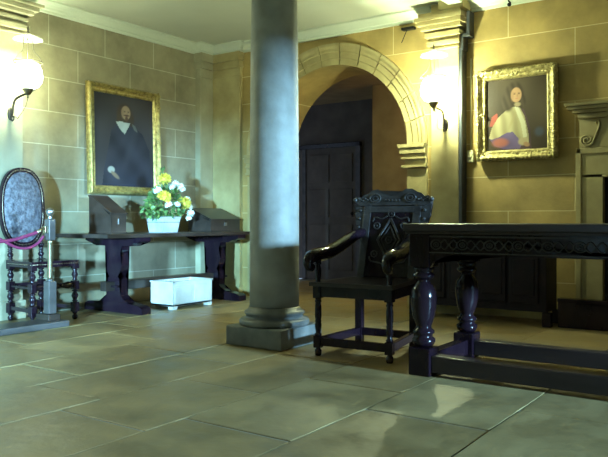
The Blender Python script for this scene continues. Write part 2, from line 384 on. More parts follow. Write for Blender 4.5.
# ------------------------------------------------------------ stone column
col = thing('stone_column', 'grey round stone column on a square plinth standing in the middle of the hall', 'column', (2.594, -2.283, 0))
bm = B(); box(bm, -.24, .24, -.24, .24, 0, .135, .012); obj('plinth', bm, 'plinth', col)
bm = B()
pr = [(.235, .135), (.245, .145), (.245, .165), (.236, .178), (.215, .182), (.20, .19), (.198, .2), (.205, .207), (.212, .215), (.208, .228), (.195, .236), (.188, .24), (.178, .262)]
lathe(bm, pr, seg=48); obj('base_moulding', bm, 'plinth', col)
bm = B(); lathe(bm, [(.173, .262), (.173, .5), (.172, 1.2), (.166, 2.0), (.158, 2.60)], seg=56); obj('shaft', bm, 'column', col)
bm = B(); lathe(bm, [(.158, 2.60), (.175, 2.61), (.175, 2.63), (.162, 2.64), (.162, 2.70), (.19, 2.73), (.22, 2.78)], seg=48); box(bm, -.24, .24, -.24, .24, 2.78, ZC, .006); obj('capital', bm, 'column', col)

# ------------------------------------------------------------ wall lamps
def spt(cx, cy, cz, pts, n=8): return smooth_path([(cx+a, cy+b, cz+c) for a, b, c in pts], n)
def wall_lamp(label, px, py, nx, ny, zp, zg, out_, power=1.0):
    """wall point (px,py), outward normal (nx,ny), plate z, globe centre z, reach"""
    t = thing('wall_lamp', label, 'lamp', (px, py, zp), math.atan2(ny, nx), 'glowing wall lamps')
    g = zg-zp; o = out_
    bm = B(); lathe(bm, [(.028, 0), (.03, .006), (.024, .012), (.012, .018)], seg=16, mtx=Matrix.Diagonal((1, 1, 1, 1))@Matrix.Rotation(PI/2, 4, 'Y'))
    bmesh.ops.scale(bm, vec=(1, .9, 1.9), verts=bm.verts); obj('wall_plate', bm, 'iron', t)
    bm = B(); tube(bm, smooth_path([(.012, 0, -.03), (.04, 0, .01), (.05, 0, .07), (.08, 0, .12), (o*.65, 0, g-.155), (o, 0, g-.145)], 8), .009, 8)
    tube(bm, smooth_path([(.012, 0, -.03), (.03, 0, -.06), (.055, 0, -.05), (.055, 0, -.025), (.04, 0, -.025)], 6), .006, 8)
    obj('bracket_arm', bm, 'iron', t)
    bm = B(); lathe(bm, [(.004, g-.19), (.012, g-.18), (.006, g-.165), (.02, g-.155), (.03, g-.14), (.045, g-.115), (.048, g-.105)], cx=o, seg=20); obj('burner_cup', bm, 'brass', t)
    bm = B(); ps = []
    for k in range(24):
        u = k/23; ps.append((o+(.05-o)*u, .0+.012*math.sin(u*9), g-.14+(-.02-(g-.14))*u-.10*math.sin(PI*u)))
    tube(bm, ps, .0028, 5); obj('chain', bm, 'iron', t)
    bm = B(); lathe(bm, [(.045, g-.11), (.085, g-.09), (.115, g-.045), (.12, g), (.112, g+.05), (.095, g+.09), (.075, g+.11)], cx=o, seg=36, cap=False); obj('glass_globe', bm, 'globe', t)
    bm = B()
    ring = [(o+.118*math.cos(a*2*PI/32), .118*math.sin(a*2*PI/32), g+.115) for a in range(33)]; tube(bm, ring, .004, 6)
    for k in range(3):
        a = 2*PI*k/3+.5; c, s = math.cos(a), math.sin(a)
        tube(bm, smooth_path([(o+.118*c, .118*s, g+.115), (o+.105*c, .105*s, g+.15), (o+.055*c, .055*s, g+.205), (o+.045*c, .045*s, g+.26), (o+.04*c, .04*s, g+.325)], 6), .0032, 6)
    obj('wire_cage', bm, 'iron', t)
    bm = B(); lathe(bm, [(.122, g+.305), (.12, g+.315), (.08, g+.33), (.04, g+.345), (.012, g+.36)], cx=o, seg=32, cap=False); obj('smoke_bell', bm, 'bell', t)
    bm = B(); lathe(bm, [(.008, g+.35), (.013, g+.365), (.006, g+.38), (.011, g+.395), (.003, g+.42)], cx=o, seg=12); obj('finial', bm, 'iron', t)
    a = math.atan2(ny, nx)
    light('lamp_flame', 'POINT', (px+nx*o, py+ny*o, zg-.01), LAMPW*power, LAMP, size=.022)
    return t
wall_lamp('glowing glass wall lamp on the pilaster between the arch and the caped portrait', 2.93, PRY, 0, -1, 1.735, 2.02, .26, 1.55)
wall_lamp('glowing glass wall lamp on the left wall above the oval-backed chair', PLX, -2.672, 1, 0, 1.775, 2.074, .26, .8)

wall_lamp('added out-of-view fill lamp on the right-hand wall beyond the carved table', XR, -6.6, -1, 0, 1.9, 2.2, .26, .14)  # unseen lamp added as fill for the dark wood and foreground
wall_lamp('added out-of-view fill lamp on the front wall opposite the arch', 2.2, YS, 0, 1, 1.9, 2.2, .26, .14)  # second unseen fill lamp, added behind the camera
bm = B(); box(bm, 3.057, 3.088, -.118, -.005, .165, 2.43, .006); box(bm, 3.075, 3.10, -.118, -.005, 2.41, 2.56, .006); box(bm, 3.13, 3.16, -.118, -.005, 2.54, 2.76, .006); box(bm, 3.08, 3.16, -.118, -.005, 2.53, 2.56, .004)  # dark strip added as painted shade on the pilaster's right side
tag(obj('pilaster_shade_strip', bm, 'shade_grey'), 'dark grey strip standing in for shade up the right side of the lamp pilaster', 'shade strip')

# ------------------------------------------------------------ portraits
def frame_mesh(w, h, prof, seg=.03, orn=0, seed=1):
    """frame in local xz-plane, front facing -y, centred at origin. prof: (inset from outer edge, height toward viewer)"""
    rnd = random.Random(seed); bm = B(); P = []
    corners = [(-w/2, -h/2), (w/2, -h/2), (w/2, h/2), (-w/2, h/2)]
    for i in range(4):
        a = Vector(corners[i]); b = Vector(corners[(i+1) % 4]); n = max(2, int((b-a).length/seg))
        for k in range(n): P.append((a.lerp(b, k/n), i, k/n, n))
    rings = []
    for p, side, t, n in P:
        m = Vector((0 if p.x == 0 else -1 if p.x > 0 else 1, -1 if p.y > 0 else 1))
        ring = []
        for ins, hgt in prof:
            q = Vector(p)
            if t == 0: q += m*ins
            else:
                if side in (0, 2): q.y += (ins if side == 0 else -ins); lim = w/2-ins; q.x = max(-lim, min(lim, q.x))
                else: q.x += (-ins if side == 1 else ins); lim = h/2-ins; q.y = max(-lim, min(lim, q.y))
            hh = hgt
            if orn and ins < .07:
                k = orn*(.6*abs(math.sin(t*n*1.15))+.4*rnd.random())
                d = Vector((0, 0))
                if side in (0, 2): d.y = (-1 if side == 0 else 1)
                else: d.x = (1 if side == 1 else -1)
                q += d*k*(1 if ins < .03 else .3); hh = hgt+k*.9*(.3+rnd.random())
            ring.append(bm.verts.new((q.x, -hh, q.y)))
        rings.append(ring)
    N_ = len(rings)
    for i in range(N_):
        a = rings[i]; b = rings[(i+1) % N_]
        for k in range(len(prof)-1): bm.faces.new((a[k], a[k+1], b[k+1], b[k]))
    return bm
def canvas_mesh(w, h, nx, nz, fn, y=-.012):
    me = bpy.data.meshes.new('canvas'); vs = []; cols = []
    for j in range(nz+1):
        for i in range(nx+1):
            u, v = i/nx, j/nz; vs.append(((u-.5)*w, y, (v-.5)*h)); cols.append(fn(u, v))
    fs = [(j*(nx+1)+i, j*(nx+1)+i+1, (j+1)*(nx+1)+i+1, (j+1)*(nx+1)+i) for j in range(nz) for i in range(nx)]
    me.from_pydata(vs, [], fs); at = me.color_attributes.new('paint', 'FLOAT_COLOR', 'POINT')
    for k, c in enumerate(cols): at.data[k].color = (*c, 1)
    me.materials.append(M['paint']); return me
def mixc(a, b, t): t = max(0, min(1, t)); return tuple(x+(y-x)*t for x, y in zip(a, b))
def sstep(a, b, x): t = max(0, min(1, (x-a)/(b-a))); return t*t*(3-2*t)
def ell(u, v, cu, cv, ru, rv, soft=.12, rot=0):
    du, dv = u-cu, v-cv
    if rot: du, dv = du*math.cos(rot)+dv*math.sin(rot), -du*math.sin(rot)+dv*math.cos(rot)
    return 1-sstep(1-soft, 1+soft, math.hypot(du/ru, dv/rv))
def inpoly(u, v, P):
    ins = False; j = len(P)-1
    for i in range(len(P)):
        if (P[i][1] > v) != (P[j][1] > v) and u < (P[j][0]-P[i][0])*(v-P[i][1])/(P[j][1]-P[i][1])+P[i][0]: ins = not ins
        j = i
    return ins
def wob(u, v, f, s): return math.sin(u*f+s)*math.sin(v*f*1.3+s*2)*.5+math.sin((u+v)*f*.6+s)*.5
def face(c, u, v, cu, cv, ru, rv, skin, turn=.15):
    c = mixc(c, skin, ell(u, v, cu, cv, ru, rv, .1))
    k = ru
    for sgn in (-1, 1):
        ex = cu+turn*k+sgn*k*.42
        c = mixc(c, (.03, .02, .015), .75*ell(u, v, ex, cv+rv*.12, k*.2, rv*.07, .5))
        c = mixc(c, (.10, .06, .04), .6*ell(u, v, ex, cv+rv*.27, k*.28, rv*.05, .6))
    c = mixc(c, tuple(x*.55 for x in skin), .6*ell(u, v, cu+turn*k*1.6+k*.05, cv-rv*.1, k*.1, rv*.22, .6))
    c = mixc(c, tuple(x*.6 for x in skin), .5*ell(u, v, cu-k*.75, cv-rv*.1, k*.3, rv*.7, .6))
    c = mixc(c, (.30, .07, .05), .7*ell(u, v, cu+turn*k, cv-rv*.48, k*.26, rv*.055, .5))
    return c
def painting_a(u, v):    # gentleman in black with a white collar
    bg = mixc((.020, .019, .022), (.045, .040, .044), .5+.5*wob(u, v, 7, 1)); c = bg
    body = [(.12, 0), (.16, .2), (.24, .45), (.28, .60), (.40, .70), (.58, .70), (.80, .60), (.92, .42), (.96, 0)]
    if inpoly(u, v, body):
        c = mixc((.008, .009, .016), (.026, .028, .042), .5+.5*wob(u, v, 17, 3))
        c = mixc(c, (.05, .055, .07), .25*ell(u, v, .6, .45, .05, .2, .9, -.5))
    c = mixc(c, (.045, .027, .016), ell(u, v, .50, .80, .125, .105, .25)); c = mixc(c, (.045, .027, .016), ell(u, v, .43, .73, .06, .075, .4)); c = mixc(c, (.04, .024, .015), ell(u, v, .61, .74, .05, .07, .4))
    c = face(c, u, v, .525, .81, .075, .075, (.26, .17, .10))
    c = mixc(c, (.07, .035, .02), ell(u, v, .535, .782, .05, .010, .4)); c = mixc(c, (.07, .035, .02), ell(u, v, .535, .745, .026, .028, .4))
    if inpoly(u, v, [(.36, .70), (.44, .712), (.54, .70), (.60, .705), (.57, .665), (.50, .575), (.42, .63)]): c = mixc((.36, .37, .31), (.24, .25, .22), .5+.5*wob(u, v, 40, 2))
    if inpoly(u, v, [(.62, .70), (.68, .68), (.72, .61), (.66, .63)]): c = (.08, .085, .08)
    c = mixc(c, (.26, .26, .23), ell(u, v, .27, .185, .055, .035, .2)); c = mixc(c, (.16, .11, .07), ell(u, v, .33, .13, .075, .022, .3, -.5))
    return c
def painting_b(u, v):    # clergyman in a pale cape
    bg = mixc((.035, .024, .014), (.075, .055, .032), .5+.5*wob(u, v, 6, 2)); c = bg
    if inpoly(u, v, [(.25, 0), (.22, .2), (.32, .5), (.45, .58), (.62, .56), (.72, .3), (.74, 0)]): c = mixc((.045, .024, .03), (.08, .045, .05), .5+.5*wob(u, v, 15, 3))
    if inpoly(u, v, [(.06, .36), (.10, .48), (.19, .53), (.20, .40), (.16, .33)]): c = (.24, .05, .035)
    if inpoly(u, v, [(.06, .18), (.14, .08), (.30, .03), (.55, .02), (.62, .12), (.46, .30), (.2, .3)]): c = mixc((.07, .05, .12), (.13, .09, .19), .5+.5*wob(u, v, 18, 1))
    c = mixc(c, (.27, .085, .065), ell(u, v, .24, .12, .13, .06, .4))
    if inpoly(u, v, [(.05, .19), (.10, .33), (.20, .46), (.32, .55), (.45, .60), (.56, .58), (.63, .46), (.69, .24), (.70, .10), (.60, .07), (.54, .16), (.44, .26), (.34, .25), (.22, .20), (.10, .17)]):
        c = mixc((.24, .20, .105), (.36, .31, .17), .5+.5*math.sin(u*34+v*20+2*math.sin(v*9)))
        c = mixc(c, (.28, .22, .11), .5*ell(u, v, .44, .42, .02, .14, .8, -.5))
    if inpoly(u, v, [(.47, .60), (.54, .58), (.64, .38), (.67, .18), (.61, .17), (.57, .36)]): c = (.46, .43, .29)
    c = mixc(c, (.33, .26, .15), ell(u, v, .60, .12, .07, .05, .3)); c = mixc(c, (.30, .17, .09), ell(u, v, .66, .08, .05, .03, .3, -.3))
    hair = mixc((.035, .024, .014), (.06, .042, .025), .5+.5*math.sin(u*60+v*25))
    c = mixc(c, hair, max(ell(u, v, .475, .78, .155, .15, .2), ell(u, v, .36, .66, .10, .12, .3), ell(u, v, .59, .67, .06, .10, .3)))
    c = face(c, u, v, .50, .755, .085, .10, (.36, .21, .11), .1)
    c = mixc(c, (.28, .22, .13), ell(u, v, .52, .625, .05, .03, .4))
    c = mixc(c, (.05, .07, .12), .6*ell(u, v, .86, .24, .07, .06, .5))
    return c
profA = [(0, 0), (0, .03), (.008, .05), (.022, .058), (.035, .05), (.045, .03), (.06, .026), (.068, .034), (.078, .03), (.088, .014)]
profB = [(0, 0), (0, .03), (.01, .055), (.025, .062), (.04, .045), (.05, .03), (.062, .028), (.07, .036), (.078, .03), (.086, .012)]
def portrait(label, w, h, prof, gold, fn, loc, rot, orn, seed, corner):
    t = thing('framed_portrait', label, 'painting', loc); t.rotation_euler = rot
    obj('frame', frame_mesh(w, h, prof, .012 if orn else .03, orn, seed), gold, t)
    me = canvas_mesh(w-.15, h-.15, 110, 140, fn); o = bpy.data.objects.new('canvas', me); COL.objects.link(o); o.parent = t
    bm = B(); box(bm, -w/2+.01, w/2-.01, -.008, .0, -h/2+.01, h/2-.01); obj('backing_board', bm, 'oak_mid', t)
    rnd = random.Random(seed)
    for sx, sz in corner:
        bm = B()
        for k in range(14):
            a = rnd.random()*2*PI; rr = rnd.random()*.035
            ball(bm, (sx*(w/2-.035)+rr*math.cos(a), -.05, sz*(h/2-.035)+rr*math.sin(a)), .006+.007*rnd.random(), (1, .7, 1), 1)
        obj('carved_ornament', bm, gold, t)
    return t
# left wall portrait: facing +x
portrait('large gilt-framed portrait of a person in black with white collar on left wall', .94, 1.10, profA, 'gold', painting_a, (XL+.035, -1.34, 1.665), (math.radians(-1.6), 0, PI/2), 0, 3, [(1, 1), (1, .05), (1, .9), (1, -.8), (1, .8)])
portrait('ornate gilt-framed portrait of a wigged person in a pale cape right of the arch', .705, .80, profB, 'gold_b', painting_b, (3.562, -.03, 1.797), (math.radians(1.0), 0, 0), .011, 5, [(-1, 1), (1, 1), (-1, -1), (1, -1), (0, 1), (0, -1), (-1, 0), (1, 0)])

# ------------------------------------------------------------ small wall fittings
t = thing('switch_box', 'small cream electrical box on the wall just left of the caped portrait', 'switch', (3.132, 0, 1.445))
bm = B(); box(bm, -.032, .032, -.035, 0, -.055, .055, .006); obj('housing', bm, 'plastic', t)
bm = B(); box(bm, -.010, .010, -.043, -.035, -.018, .018, .003); obj('rocker', bm, 'plastic', t)
bm = B(); tube(bm, [(0, -.01, .05), (0, -.01, .9)], .008, 8); obj('conduit', bm, 'plastic', t)
bm = B(); box(bm, 2.44, 2.57, -.06, 0, 2.70, 2.725, .004); tube(bm, [(2.50, -.05, 2.70), (2.44, -.05, 2.58)], .004, 6)
tag(obj('wall_hook', bm, 'hinge_iron'), 'small dark iron hook on the wall above the arch, under the ceiling', 'hook')
bm = B(); tube(bm, smooth_path([(3.55, -.22, ZC), (3.55, -.22, 2.76), (3.57, -.22, 2.73), (3.56, -.22, 2.715)], 5), .006, 8); ball(bm, (3.56, -.22, 2.715), .018)
tag(obj('ceiling_hook', bm, 'hinge_iron'), 'iron hook hanging from the ceiling above the caped portrait', 'hook')

# ------------------------------------------------------------ fireplace
fp = thing('fireplace', 'carved sandstone fireplace surround with deep mantel at the right edge', 'fireplace', (4.87, 0, 0))
def fx(x): return x-4.87
bm = B()
for y0, z0, z1, dx in ((-.24, 1.79, 1.815, .0), (-.21, 1.765, 1.79, .02), (-.17, 1.74, 1.765, .05), (-.12, 1.70, 1.74, .08)):
    box(bm, fx(4.02)+dx, fx(5.72)-dx, y0, 0, z0, z1, .004)
obj('mantel_shelf', bm, 'stone', fp)
bm = B(); box(bm, fx(4.10), fx(5.64), -.06, 0, 1.46, 1.70, .004); obj('frieze', bm, 'stone', fp)
for s in (1, -1):
    bm = B(); pts = []
    for k in range(46):
        a = k/45*4*PI; r = .012+.044*(k/45); pts.append(((r*math.cos(a))*s, 0, r*math.sin(a)*.9))
    pts += [((.068)*s, 0, .03), (.088*s, 0, .075), (.10*s, 0, .12), (.095*s, 0, .15), (.08*s, 0, .155), (.07*s, 0, .14), (.078*s, 0, .128)]
    tube(bm, [(s*-1*(-x*s) if False else x+s*(fx(4.16) if s == 1 else -(fx(5.58))), -.065+y, 1.525+z) for x, y, z in pts], .009, 8)
    obj('scroll', bm, 'stone', fp)
for nm, x0, x1 in (('jamb', 4.07, FX0), ('jamb', FX1, FX1+.213)):
    bm = B(); box(bm, fx(x0), fx(x1), -.05, 0, 0, 1.24, .003); box(bm, fx(x0), fx(x0)+.045, -.062, 0, 0, 1.46, .006) if x0 < 4.5 else box(bm, fx(x1)-.045, fx(x1), -.062, 0, 0, 1.46, .006)
    box(bm, fx(x0)-.01, fx(x1)+.005, -.10, 0, 0, .14, .004)
    obj(nm, bm, 'stone', fp)
bm = B(); box(bm, fx(4.07), fx(FX1+.213), -.05, 0, 1.213, 1.46, .003); box(bm, fx(4.07), fx(FX1+.213), -.062, 0, 1.41, 1.46, .006); obj('lintel', bm, 'stone', fp)
bm = B(); box(bm, fx(FX0), fx(FX1), .5, .58, 0, 1.213); box(bm, fx(FX0), fx(FX0)+.02, 0.02, .5, 0, 1.213); box(bm, fx(FX1)-.02, fx(FX1), .02, .5, 0, 1.213); obj('firebox_lining', bm, 'soot', fp)
fd = thing('fire_dog', 'dark iron fire dog standing in the hearth of the stone fireplace', 'fire dog', (4.40, -.10, 0))
bm = B(); lathe(bm, [(.03, 0), (.012, .05), (.012, .2), (.022, .24), (.012, .28), (.012, .50), (.024, .55), (.03, .58), (.02, .61), (.005, .63)], seg=14); obj('upright', bm, 'iron', fd)
bm = B(); box(bm, -.012, .012, 0, .4, .12, .15); box(bm, -.012, .012, .37, .4, 0, .15); obj('log_bar', bm, 'iron', fd)
bm = B(); box(bm, 4.02, 5.7, -.42, -.36, 0, .205, .006); box(bm, 4.02, 5.7, -.44, -.34, .205, .235, .006); box(bm, 4.02, 4.08, -.36, -.11, 0, .205, .004)
tag(obj('hearth_fender', bm, 'oak'), 'low dark wooden hearth fender on the floor before the fireplace', 'fender')

# ------------------------------------------------------------ dark chest against back wall
ch = thing('oak_chest', 'long dark panelled chest against the back wall, seen beneath the carved table', 'chest', (3.36, -.30, 0))
bm = B(); box(bm, -.58, .58, -.15, .15, .115, .66, .004); obj('body', bm, 'oak_dull', ch)
for k in range(4):
    bm = B(); x0 = -.53+k*.27; box(bm, x0, x0+.24, -.165, -.15, .18, .60, .006); box(bm, x0+.03, x0+.21, -.17, -.16, .24, .54, .008); obj('panel', bm, 'oak_dull', ch)
for sx in (-1, 1):
    for sy in (-1, 1):
        bm = B(); box(bm, sx*.585-.035, sx*.585+.035, sy*.14-.03, sy*.14+.03, 0, .115, .004); obj('foot', bm, 'oak', ch)
bm = B(); box(bm, -.62, .62, -.19, .155, .66, .69, .006); obj('lid', bm, 'oak_top', ch)

# ------------------------------------------------------------ carved refectory table (right foreground)
TX, TY = 3.885, -2.60      # near left leg centre
ty2 = -1.975
tb = thing('refectory_table', 'long dark carved oak table with bulbous turned legs in right foreground', 'table', (5.05, -2.29, 0))
ox, oy = -5.05, 2.29
def lx(x): return x+ox
def ly(y): return y+oy
bm = B(); box(bm, lx(3.825), lx(5.46), ly(-2.74), ly(-1.86), .80, .84, .006); box(bm, lx(3.832), lx(5.43), ly(-2.725), ly(-1.875), .785, .80, .004); obj('tabletop', bm, 'oak_top', tb)
legp = [(.045, .16), (.058, .17), (.064, .185), (.064, .20), (.048, .212), (.05, .225), (.060, .232), (.060, .245), (.042, .258), (.040, .27), (.048, .285), (.062, .33), (.070, .38), (.071, .42), (.0725, .43), (.071, .44), (.066, .475), (.050, .50), (.036, .515), (.034, .525), (.05, .535), (.062, .545), (.062, .558), (.048, .566), (.05, .575), (.058, .585), (.058, .60)]
for cx in (TX, 5.36):
    for cy in (TY, ty2):
        bm = B(); X0, Y0 = lx(cx), ly(cy)
        box(bm, X0-.064, X0+.064, Y0-.064, Y0+.064, 0, .155, .008); lathe(bm, legp, X0, Y0, 32); box(bm, X0-.06, X0+.06, Y0-.06, Y0+.06, .60, .785, .005)
        for k in range(10):    # carved gadroons round the bulb
            pass
        obj('leg', bm, 'oak', tb)
def apron_poly(x0, x1, zt, zb):
    P = [(x0, zt), (x0, .60)]
    n = 10
    for k in range(n+1):
        u = k/n; P.append((x0+.16*u, .60+(zb-.60)*math.sin(u*PI/2)**.6*1.0 if u < 1 else zb))
    for k in range(n+1):
        u = 1-k/n; P.append((x1-.16*u, .60+(zb-.60)*(math.sin(u*PI/2)**.6 if u > 0 else 0)))
    P.append((x1, zt)); return P
for nm, yy in (('front', TY-.052), ('rear', ty2+.03)):
    bm = B(); prism(bm, apron_poly(lx(TX+.062), lx(5.36-.062), .785, .672), 'xz', ly(yy), ly(yy)+.026)
    ap = obj('apron', bm, 'oak', tb)
    if nm == 'front':
        bm = B(); x = TX+.10; k = 0
        yv = ly(yy)-.004
        while x < 5.22:
            for rr in (.03, .014):
                tube(bm, [(lx(x)+rr*math.cos(a*2*PI/16), yv, .727+rr*.85*math.sin(a*2*PI/16)) for a in range(17)], .0038, 6)
            ball(bm, (lx(x), yv, .727), .006, (1, 1, 1), 1)
            tube(bm, smooth_path([(lx(x)+.028, yv, .735), (lx(x)+.05, yv, .752), (lx(x)+.075, yv, .727), (lx(x)+.10, yv, .702), (lx(x)+.122, yv, .72)], 5), .004, 6)
            tube(bm, smooth_path([(lx(x)+.028, yv, .719), (lx(x)+.05, yv, .702), (lx(x)+.075, yv, .727), (lx(x)+.10, yv, .752), (lx(x)+.122, yv, .734)], 5), .004, 6)
            x += .15
        box(bm, lx(TX+.062), lx(5.29), yv-.006, yv+.004, .766, .775); box(bm, lx(TX+.062), lx(5.29), yv-.005, yv+.004, .680, .686)
        obj('carving', bm, 'oak_carved', ap)
for cx in (TX, 5.36):
    bm = B(); box(bm, lx(cx)-.026, lx(cx)+.026, ly(TY+.06), ly(ty2-.06), .66, .785, .003); obj('apron', bm, 'oak', tb)
    bm = B(); box(bm, lx(cx)-.035, lx(cx)+.035, ly(TY+.063), ly(ty2-.063), .025, .115, .006); obj('foot_rail', bm, 'oak', tb)
for cy in (TY, ty2):
    bm = B(); box(bm, lx(TX+.063), lx(5.36-.063), ly(cy)-.045, ly(cy)+.045, .022, .115, .006); obj('foot_rail', bm, 'oak_top', tb)

# ------------------------------------------------------------ carved armchair (centre)
ac = thing('carved_armchair', 'dark carved oak armchair with high panelled back beside the grey column', 'chair', (3.32, -2.20, 0), math.radians(5))
fl = [(.018, .0), (.022, .01), (.022, .035), (.014, .045), (.018, .055)]
def fleg(x):
    bm = B(); lathe(bm, fl, x, -.265, 16); box(bm, x-.024, x+.024, -.289, -.241, .05, .125, .004)
    lathe(bm, [(.02, .125), (.024, .135), (.016, .145), (.021, .18), (.022, .20), (.018, .21), (.022, .218), (.018, .226), (.022, .25), (.021, .31), (.017, .335), (.023, .345), (.018, .355), (.02, .365)], x, -.265, 18)
    box(bm, x-.026, x+.026, -.291, -.239, .365, .445, .004)
    lathe(bm, [(.02, .445), (.024, .455), (.014, .47), (.019, .50), (.02, .54), (.014, .575), (.022, .585), (.018, .595), (.022, .61)], x, -.265, 18)
    return bm
for s in (-1, 1): obj('leg', fleg(s*.245), 'oak', ac)
for s in (-1, 1):
    bm = B(); box(bm, s*.20-.025, s*.20+.025, .225, .275, 0, .42, .004); obj('leg', bm, 'oak', ac)
bm = B(); prism(bm, [(-.285, -.315), (.285, -.315), (.225, .26), (-.225, .26)], 'xy', .443, .468)
obj('seat', bm, 'oak_top', ac)
bm = B(); box(bm, -.22, .22, -.282, -.262, .375, .443, .003); box(bm, -.18, .18, .24, .26, .375, .443)
for s in (-1, 1): prism(bm, [(s*.255, -.245), (s*.235, -.245), (s*.20, .23), (s*.22, .23)], 'xy', .375, .443)
obj('seat_frame', bm, 'oak', ac)
for (a, b) in (((-.22, -.265), (.22, -.265)), ((-.18, .25), (.18, .25)), ((-.245, -.24), (-.20, .23)), ((.245, -.24), (.20, .23))):
    bm = B(); A = Vector((*a, 0)); D = Vector((*b, 0)); L_ = (D-A).length; mt = Matrix.Translation(A)@Matrix.Rotation(math.atan2(D.y-A.y, D.x-A.x), 4, 'Z')
    box(bm, 0, L_, -.016, .016, .065, .115, .003, mt); obj('stretcher', bm, 'oak', ac)
lean = .13
def bk(z): return .235+(z-.468)*lean/.6*1.2
bm = B()     # back panel, leaning
mt = Matrix.Translation((0, .245, .468))@Matrix.Rotation(-math.atan(lean/.6*1.2), 4, 'X')
H_ = .50
def bb(bm, x0, x1, z0, z1, y0=-.012, y1=.012, bev=.003): box(bm, x0, x1, y0, y1, z0, z1, bev, mt)
bb(bm, -.16, .16, .0, H_); back = obj('back_panel', bm, 'oak', ac)
for s in (-1, 1):
    bm = B(); bb(bm, s*.185-.028, s*.185+.028, -.09, H_+.01, -.02, .022, .005); obj('back_stile', bm, 'oak_carved', ac)
bm = B(); bb(bm, -.16, .16, .0, .07, -.02, .02); obj('back_rail', bm, 'oak', ac)
bm = B(); bb(bm, -.16, .16, H_-.045, H_, -.02, .02); obj('back_rail', bm, 'oak_carved', ac)
bm = B()
def tb2(pts, r): 
    tube(bm, [mt@Vector((x, y, z)) for x, y, z in pts], r, 6)
cz = .26
tb2([(0, -.016, cz+.15), (.085, -.016, cz), (0, -.016, cz-.15), (-.085, -.016, cz), (0, -.016, cz+.15)], .009)
tb2([(0, -.016, cz+.10), (.055, -.016, cz), (0, -.016, cz-.10), (-.055, -.016, cz), (0, -.016, cz+.10)], .005)
for (x, z) in ((0, cz), (.10, cz+.10), (-.10, cz+.10), (.10, cz-.10), (-.10, cz-.10), (0, cz+.185)):
    tb2([(x+.022*math.cos(a*2*PI/12), -.016, z+.022*math.sin(a*2*PI/12)) for a in range(13)], .005)
    ball(bm, mt@Vector((x, -.016, z)), .009, sub=1)
for s in (-1, 1):
    tb2(smooth_path([(s*.03, -.015, cz+.17), (s*.07, -.015, cz+.15), (s*.12, -.015, cz+.16), (s*.135, -.015, cz+.13)], 4), .005)
    tb2(smooth_path([(s*.03, -.015, cz-.17), (s*.07, -.015, cz-.16), (s*.12, -.015, cz-.15), (s*.135, -.015, cz-.12)], 4), .005)
obj('diamond_carving', bm, 'oak_carved', back)
# crest
cp = [(-.30, H_+.03), (-.305, H_+.055), (-.28, H_+.07), (-.255, H_+.062), (-.235, H_+.085), (-.20, H_+.088), (-.17, H_+.115), (-.13, H_+.122), (-.095, H_+.108), (-.07, H_+.085), (-.03, H_+.078), (0, H_+.07),
      (.03, H_+.078), (.06, H_+.10), (.10, H_+.122), (.15, H_+.122), (.19, H_+.10), (.225, H_+.09), (.25, H_+.068), (.28, H_+.072), (.305, H_+.055), (.30, H_+.02), (.26, H_-.0), (.20, H_+.005), (-.20, H_+.005), (-.26, H_+.0)]
bm = B(); prism(bm, cp, 'xz', -.024, .022); bmesh.ops.transform(bm, matrix=mt@Matrix.Diagonal((.93, 1, 1, 1)), verts=bm.verts); cr = obj('crest', bm, 'oak_carved', ac)
bm = B(); rnd = random.Random(4)
for s in (-1, 1):
    tb2([(s*.13+.04*math.cos(a*2*PI/14), -.026, H_+.055+.03*math.sin(a*2*PI/14)) for a in range(15)], .006)
    for k in range(12):
        a = k*2*PI/12; ball(bm, mt@Vector((s*.13+.02*math.cos(a), -.026, H_+.055+.015*math.sin(a))), .006, sub=1)
    for k in range(6): ball(bm, mt@Vector((s*(.19+.017*k), -.026, H_+.045+.008*math.sin(k*2))), .009, sub=1)
    ball(bm, mt@Vector((s*.285, -.024, H_+.045)), .018, sub=2)
for k in range(5): ball(bm, mt@Vector((-.05+.025*k, -.026, H_+.04)), .009, sub=1)
obj('crest_carving', bm, 'oak_carved', cr)
for s in (-1, 1):     # carved ear brackets beside the stiles
    bm = B(); P = [(s*.213, H_+.01), (s*.285, H_+.01), (s*.27, H_-.03), (s*.28, H_-.06), (s*.255, H_-.09), (s*.26, H_-.13), (s*.235, H_-.16), (s*.24, H_-.20), (s*.213, H_-.23)]
    prism(bm, P, 'xz', -.014, .012)
    bmesh.ops.transform(bm, matrix=mt, verts=bm.verts)
    for z in (.03, .09, .15): ball(bm, mt@Vector((s*.24, -.016, H_-z)), .013, sub=1)
    obj('ear_bracket', bm, 'oak_carved', ac)
for s in (-1, 1):     # arms
    bm = B()
    ctr = smooth_path([(s*.20, .33, .775), (s*.215, .22, .755), (s*.235, .06, .70), (s*.25, -.12, .65), (s*.255, -.25, .64), (s*.265, -.32, .628), (s*.268, -.355, .60), (s*.266, -.35, .57), (s*.262, -.32, .56)], 5)
    rad = [.027]*len(ctr)
    for i in range(len(ctr)):
        u = i/(len(ctr)-1); rad[i] = .028+.018*math.sin(PI*min(1, u*1.2))
    tube(bm, ctr, .03, 12, rad); obj('arm', bm, 'oak', ac)

